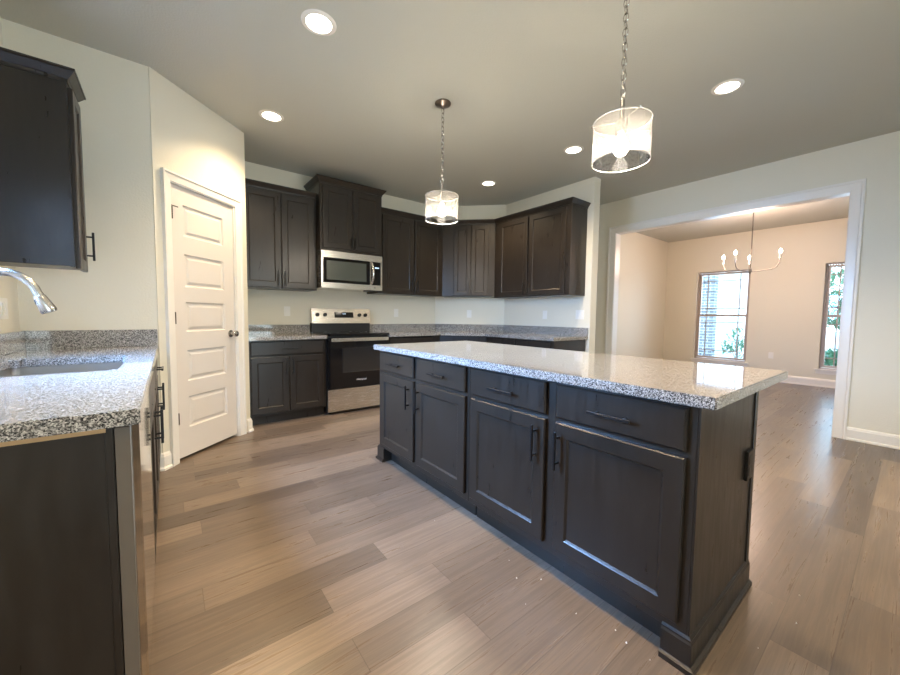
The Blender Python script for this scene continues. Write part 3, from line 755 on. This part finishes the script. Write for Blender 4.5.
# wall cabinet beside the sink window
LU = -0.386
c = upper('narrow dark wall cabinet above the sink counter with its side towards the camera', (LU, 2.80, 1.391), PI / 2, 0.25, 0.320, 0.965)
for ch in c.children: pass
door(c, 0.012, 0.238, -0.010, 0.935, 0.210, 0.140)
MB().box(-0.006, 0.0, 0.0, 0.018, -0.004, 0.965).build('face_stile', M_cab, c)
crown(c, [(0, 0.320), (0, 0), (0.25, 0), (0.25, 0.320)], 0.965, 0.85)

# ---------------------------------------------------------------- stove
st = thing('stove', 'freestanding stainless and black glass electric stove', 'stove', (1.3985, 4.035, 0))
SW = 0.768
MB().box(0, SW, 0.025, 0.60, 0.02, 0.905).build('body', M_blackplastic, st, bevel=0.002)
for fx in (0.05, SW - 0.05):
    for fy in (0.08, 0.55): MB().lathe([(0, 0), (0.02, 0), (0.02, 0.012), (0.01, 0.019), (0, 0.019)], (fx, fy, 0.0), 12).build('foot', M_blackplastic, st)
MB().box(0.004, SW - 0.004, -0.008, 0.024, 0.035, 0.290).build('drawer', M_steel, st, bevel=0.004)['label'] = 'stainless storage drawer'
od = MB().box(0.004, SW - 0.004, -0.012, 0.024, 0.298, 0.885).build('oven_door', M_blackglass, st, bevel=0.005)
MB().loft(0.17, 0.72, 0.475, 0.765, [(0, -0.0123), (0.003, -0.0145), (0.010, -0.0145), (0.013, -0.013)], back=False).build('window', M_ovenwin, od)
hh = MB().box(0.03, SW - 0.03, -0.062, -0.045, 0.842, 0.882)
hh.box(0.05, 0.08, -0.046, -0.011, 0.85, 0.875).box(SW - 0.08, SW - 0.05, -0.046, -0.011, 0.85, 0.875)
hh.build('handle', M_steel, od, bevel=0.004)
def text(s, size, m, parent, loc, rot, ext=0.0008):
    cu = bpy.data.curves.new('logo', 'FONT'); cu.body = s; cu.size = size; cu.extrude = ext; cu.align_x = 'CENTER'
    t = bpy.data.objects.new('logo', cu); COL.objects.link(t)
    dg = bpy.context.evaluated_depsgraph_get(); me = bpy.data.meshes.new_from_object(t.evaluated_get(dg))
    bpy.data.objects.remove(t); o = bpy.data.objects.new('logo', me); COL.objects.link(o)
    me.materials.clear(); me.materials.append(m); o.parent = parent; o.location = loc; o.rotation_euler = rot
    return o
text('Whirlpool', 0.030, M_white, od, (0.40, -0.0135, 0.375), (PI / 2, 0, 0))
MB().box(-0.001, SW + 0.001, -0.012, 0.60, 0.905, 0.928).build('cooktop', M_blackglass, st, bevel=0.004)
for (bx, by, br) in ((0.2, 0.16, 0.11), (0.56, 0.16, 0.085), (0.2, 0.43, 0.085), (0.56, 0.43, 0.11)):
    MB().lathe([(br - 0.003, 0.9285), (br, 0.9285)], (bx, by, 0), 40).build('burner_ring', M_burn, st)
MB().box(0.0, SW, 0.53, 0.61, 0.928, 1.045).build('backguard', M_blackplastic, st, bevel=0.004)
cp = MB().add([(0.0, 0.505, 1.035), (SW, 0.505, 1.035), (SW, 0.612, 1.035), (0, 0.612, 1.035), (0.0, 0.545, 1.222), (SW, 0.545, 1.222), (SW, 0.612, 1.222), (0, 0.612, 1.222)],
      [(0, 3, 2, 1), (4, 5, 6, 7), (0, 1, 5, 4), (1, 2, 6, 5), (2, 3, 7, 6), (3, 0, 4, 7)]).build('control_panel', M_steel, st, bevel=0.004)
tilt = math.atan2(0.04, 0.187)
def onpanel(x, z): return (x, 0.505 + 0.04 * (z - 1.035) / 0.187 - 0.001, z)
for kx in (0.055, 0.150, 0.605, 0.690):
    R_ = Matrix.Translation(onpanel(kx + 0.01, 1.142)) @ Matrix.Rotation(PI / 2 - tilt, 4, 'X')
    k_ = MB().lathe([(0, 0), (0.024, 0), (0.024, 0.006), (0.020, 0.010), (0.018, 0.026), (0, 0.027)], n=24, m=R_)
    k_.box(-0.004, 0.004, -0.018, 0.018, 0.026, 0.032, R_)
    k_.build('knob', M_blackplastic, st, smooth=True)
Rp = Matrix.Translation(onpanel(0.405, 1.142)) @ Matrix.Rotation(-tilt, 4, 'X')
dp = MB().box(-0.125, 0.125, -0.003, 0.004, -0.036, 0.036, Rp).build('display', M_blackglass, st)
text('12:00', 0.022, M_disp, dp, Rp @ Vector((0.0, -0.0035, 0.006)), (PI / 2 - tilt, 0, 0), 0.0003)

# ---------------------------------------------------------------- microwave
mw = thing('microwave', 'over the range stainless microwave with black door', 'microwave', (1.392, 4.19, 1.455))
MWW, MWH = 0.766, 0.425
MB().box(0, MWW, 0.03, 0.46, 0.0, MWH).build('body', M_steel, mw, bevel=0.003)
f_ = MB(); f_.box(0, MWW, 0.0, 0.03, MWH - 0.075, MWH).box(0, MWW, 0, 0.03, 0, 0.062).box(0, 0.022, 0, 0.03, 0.062, MWH - 0.075).box(MWW - 0.022, MWW, 0, 0.03, 0.062, MWH - 0.075)
f_.build('front_frame', M_steel, mw)
dd = MB().box(0.023, 0.600, -0.004, 0.028, 0.063, MWH - 0.076).build('door', M_blackglass, mw, bevel=0.003)
MB().loft(0.060, 0.55, 0.095, MWH - 0.110, [(0, -0.0045), (0.004, -0.0058), (0.010, -0.0052)], back=False).build('window', M_microwin, dd)
hp = [(0.622, -0.004, 0.075)] + [(0.622, -0.004 - 0.05 * math.sin(PI * k / 10), 0.075 + 0.262 * k / 10) for k in range(1, 10)] + [(0.622, -0.004, 0.337)]
hm = MB()
hm.tube(hp, 0.013, 10)
hm.build('handle', M_steel, dd, smooth=True)
kp = MB().box(0.640, MWW - 0.023, -0.002, 0.028, 0.063, MWH - 0.076).build('keypad', M_blackglass, mw, bevel=0.002)
MB().box(0.665, 0.720, -0.0035, -0.002, 0.27, 0.285).build('display', M_disp, kp)
MB().lathe([(0, 0), (0.012, 0), (0.012, 0.002), (0, 0.002)], n=20, m=Matrix.Translation((0.665, 0.0, 0.032)) @ Matrix.Rotation(PI / 2, 4, 'X')).build('badge', M_nickel, mw)
MB().box(0.60, 0.72, 0.10, 0.20, -0.012, 0.0).build('grease_filter', M_blackplastic, mw)

# ---------------------------------------------------------------- wall plates
def plate(name, label, loc, rz, w=0.072, kind='outlet', group=None):
    r = thing(name, label, 'outlet' if kind == 'outlet' else 'switch', loc, rz, group)
    n = max(1, round(w / 0.06)) if w > 0.1 else 1
    MB().box(-w / 2, w / 2, -0.006, 0, -0.058, 0.058).build('cover_plate', M_white, r, bevel=0.002)
    m = MB()
    for i in range(n):
        cx = (i - (n - 1) / 2) * 0.046
        if kind == 'outlet': m.box(cx - 0.017, cx + 0.017, -0.009, -0.006, -0.034, -0.004).box(cx - 0.017, cx + 0.017, -0.009, -0.006, 0.004, 0.034)
        else: m.box(cx - 0.016, cx + 0.016, -0.010, -0.006, -0.033, 0.033)
    m.build('receptacle' if kind == 'outlet' else 'rocker', M_white, r, bevel=0.001)
    return r
plate('outlet', 'white outlet on the back wall between pantry corner and stove', (1.134, BW - 0.0005, 1.18), 0)
plate('outlet', 'white outlet on the back wall just past the stove', (2.623, BW - 0.0005, 1.18), 0)
plate('outlet', 'white outlet on the angled corner wall', (3.70 - 0.0005, 4.28 - 0.0005, 1.18), -PI / 4)
plate('outlet', 'white outlet under the cabinet on the partition wall', (4.0795, 3.134, 1.175), -PI / 2)
plate('light_switch', 'white double switch near the open end of the partition', (4.0795, 2.60, 1.18), -PI / 2, 0.117, 'switch')
plate('light_switch', 'white switch above the sink backsplash beside the end wall', (-0.7095, 3.06, 1.16), PI / 2, 0.117, 'switch')
plate('outlet', 'white outlet low on the dining room window wall', (DX - 0.0005, 1.64, 0.48), -PI / 2)

# ---------------------------------------------------------------- lights in the ceiling
def can(x, y, label, group='recessed ceiling lights', power=None, r=0.078):
    t = thing('recessed_light', label, 'ceiling light', (x, y, CEIL), 0, group)
    MB().lathe([(r - 0.008, -0.0005), (r - 0.006, -0.007), (r + 0.012, -0.006), (r + 0.020, -0.0005)], n=40).build('trim_ring', M_trim, t, smooth=True)
    MB().lathe([(0.0, -0.006), (r * 0.6, -0.005), (r - 0.008, -0.002)], n=32).build('lens', M_lens, t)
    l = bpy.data.lights.new('recessed_lamp', 'SPOT'); l.energy = (power or CAN_POWER) * 4; l.color = CAN_COL; l.spot_size = math.radians(134); l.spot_blend = 1.0; l.shadow_soft_size = 0.06
    o = bpy.data.objects.new('recessed_lamp', l); COL.objects.link(o); o.parent = t; o.location = (0, 0, -0.05)
    return t
can(0.737, 2.217, 'recessed ceiling light nearest the camera over the sink aisle')
can(0.745, 3.47, 'recessed ceiling light close to the pantry door wall')
can(3.255, 0.94, 'recessed ceiling light nearest the wide dining opening')
can(3.27, 2.217, 'recessed ceiling light beside the seeded glass pendant on the right')
can(3.256, 3.43, 'recessed ceiling light in front of the corner cabinets')
can(0.74, 0.94, 'unseen recessed ceiling light added above the open end of the sink counter')  # out of view, added for its light where the grid would continue
for (x, y, lb) in ((3.25, -0.45, 'unseen recessed ceiling light added behind the kitchen over the path to the dining room'), (0.74, -0.45, 'unseen recessed ceiling light added behind the kitchen on the sink side')):
    can(x, y, lb)  # unseen lights added behind the camera to brighten the right side
for (x, y, lb) in ((7.12, 1.92, 'dining ceiling light on the bright wall side of the chandelier'), (7.20, 1.36, 'dining ceiling light just past the chandelier stem'), (7.18, 0.70, 'dining ceiling light nearest the opening jamb')):
    can(x, y, lb, 'dining room ceiling lights', 4.0, 0.10)

# ---------------------------------------------------------------- pendants
def pendant(x, y, label):
    r = thing('pendant_light', label, 'pendant light', (x, y, CEIL), 0, 'seeded glass pendants over the island')
    MB().lathe([(0, -0.001), (0.062, -0.001), (0.064, -0.008), (0.052, -0.020), (0.020, -0.026), (0.008, -0.040), (0, -0.041)], n=32).build('canopy', M_dnickel, r, smooth=True)
    ztop, zsh, hsh, R = -0.040, -0.722, 0.190, 0.132
    stem_top = zsh + 0.105
    ch = MB(); n = 16; sp = (ztop - stem_top - 0.03) / n
    for i in range(n):
        cz = ztop - 0.004 - sp * (i + 0.5)
        m = Matrix.Rotation(PI / 2 * (i % 2), 4, 'Z') @ Matrix.Rotation(PI / 2, 4, 'X') @ Matrix.Diagonal((0.62, 1.0, 1.0, 1.0))
        ch.torus((0, 0, cz), sp * 0.62, 0.0030, m, 14, 6)
    ch.build('chain', M_nickel, r, smooth=True)
    MB().torus((0, 0, stem_top + 0.014), 0.017, 0.0025, Matrix.Rotation(PI / 2, 4, 'X')).build('ring', M_nickel, r, smooth=True)
    MB().tube([(0.004, 0, ztop), (0.006, 0.003, (ztop + stem_top) / 2), (0.0, 0, stem_top)], 0.0016, 6).build('cord', M_nickel, r)
    MB().lathe([(0, stem_top), (0.011, stem_top), (0.012, zsh + 0.01), (0.03, zsh + 0.004), (0.03, zsh - 0.05), (0.018, zsh - 0.06), (0, zsh - 0.06)], n=20).build('stem', M_nickel, r, smooth=True)
    sh = MB().lathe([(R, zsh), (R, zsh - hsh)], n=64)
    s = sh.build('glass_shade', M_seed, r, smooth=True)
    for rz_ in (zsh, zsh - hsh): MB().torus((0, 0, rz_), R, 0.0022, None, 64, 6).build('shade_rim', M_rim, s, smooth=True)
    arm = MB()
    for k in range(3):
        t = 2 * PI * k / 3; arm.tube([(0.01 * math.cos(t), 0.01 * math.sin(t), zsh + 0.002), (R * math.cos(t), R * math.sin(t), zsh + 0.002)], 0.0012, 6)
        arm.tube([(R * math.cos(t), R * math.sin(t), zsh + 0.002), ((R + 0.010) * math.cos(t), (R + 0.010) * math.sin(t), zsh - 0.001)], 0.004, 8)
    arm.build('spider', M_dnickel, r)
    MB().lathe([(0.0, 0), (0.013, 0), (0.016, -0.02), (0.036, -0.060), (0.035, -0.080), (0.022, -0.100), (0, -0.108)], (0, 0, zsh - 0.055), 24).build('bulb', M_bulb, r, smooth=True)
    l = bpy.data.lights.new('pendant_lamp', 'POINT'); l.energy = 22; l.color = (1.0, 0.86, 0.68); l.shadow_soft_size = 0.045
    o = bpy.data.objects.new('pendant_lamp', l); COL.objects.link(o); o.parent = r; o.location = (0, 0, zsh - 0.175)
    return r
pendant(1.768, 2.40, 'clear seeded glass pendant over the stove end of the island')
pendant(1.79, 0.945, 'clear seeded glass pendant over the near end of the island')

# ---------------------------------------------------------------- chandelier
CX, CY = 7.0, 1.60
cd = thing('chandelier', 'slim nickel chandelier with lit candle bulbs in the dining room', 'chandelier', (CX, CY, CEIL))
MB().lathe([(0, -0.001), (0.06, -0.001), (0.06, -0.012), (0.03, -0.02), (0.008, -0.03), (0, -0.03)], n=28).build('canopy', M_nickel, cd, smooth=True)
zb = 1.865 - CEIL
MB().tube([(0, 0, -0.02), (0, 0, zb)], 0.008, 10).build('stem', M_dnickel, cd, smooth=True)
MB().lathe([(0, zb + 0.06), (0.016, zb + 0.05), (0.020, zb + 0.01), (0.014, zb - 0.02), (0, zb - 0.035)], n=20).build('hub', M_dnickel, cd, smooth=True)
for (ay, ax) in ((0.36, 0.05), (0.11, -0.33), (0.10, 0.36), (-0.345, -0.05)):
    L_ = math.hypot(ax, ay); ux, uy = ax / L_, ay / L_
    prof = [(0.01, 0.0), (0.14, 0.004), (0.27, 0.018), (0.325, 0.045), (0.35, 0.10), (0.36, 0.165)]
    kk = L_ / 0.36
    MB().tube([(ux * a * kk, uy * a * kk, zb + b) for a, b in prof], 0.0065, 8).build('arm', M_dnickel, cd, smooth=True)
    cnd = MB().lathe([(0, 0.16), (0.018, 0.16), (0.012, 0.172), (0.011, 0.232), (0, 0.233)], (ax, ay, zb), 14).build('candle_sleeve', M_white, cd, smooth=True)
    MB().lathe([(0, 0.233), (0.012, 0.236), (0.021, 0.255), (0.016, 0.28), (0.003, 0.30), (0, 0.302)], (ax, ay, zb), 14).build('bulb', M_flame, cnd, smooth=True)
l = bpy.data.lights.new('chandelier_lamp', 'POINT'); l.energy = 58; l.color = (1.0, 0.70, 0.56); l.shadow_soft_size = 0.25
o = bpy.data.objects.new('chandelier_lamp', l); COL.objects.link(o); o.parent = cd; o.location = (0, 0, zb + 0.36)

# ---------------------------------------------------------------- crumbs on the floor
cr = MB(); rnd = random.Random(11)
spots = [(1.27, 0.62), (1.25, 0.57), (1.26, 0.95), (1.24, 1.12), (1.18, 1.02), (1.25, 0.49), (1.60, 0.28), (2.35, 0.36), (1.85, 0.22), (2.05, 0.24), (1.15, 1.6), (1.22, 0.75), (1.9, 0.30), (1.1, 0.9)]
for (x, y) in spots:
    s_ = 0.002 + rnd.random() * 0.002
    m = Matrix.Translation((x, y, s_ * 0.7)) @ Matrix.Rotation(rnd.random() * 3, 4, 'Z')
    cr.add([(-s_, 0, -s_ * 0.6), (s_, 0, -s_ * 0.6), (0, s_, -s_ * 0.6), (0, 0, s_)], [(0, 2, 1), (0, 1, 3), (1, 2, 3), (2, 0, 3)], m)
tag(cr.build('plaster_crumbs', M_crumb), 'tiny white plaster crumbs scattered on the floor around the island', 'crumbs', kind='stuff')
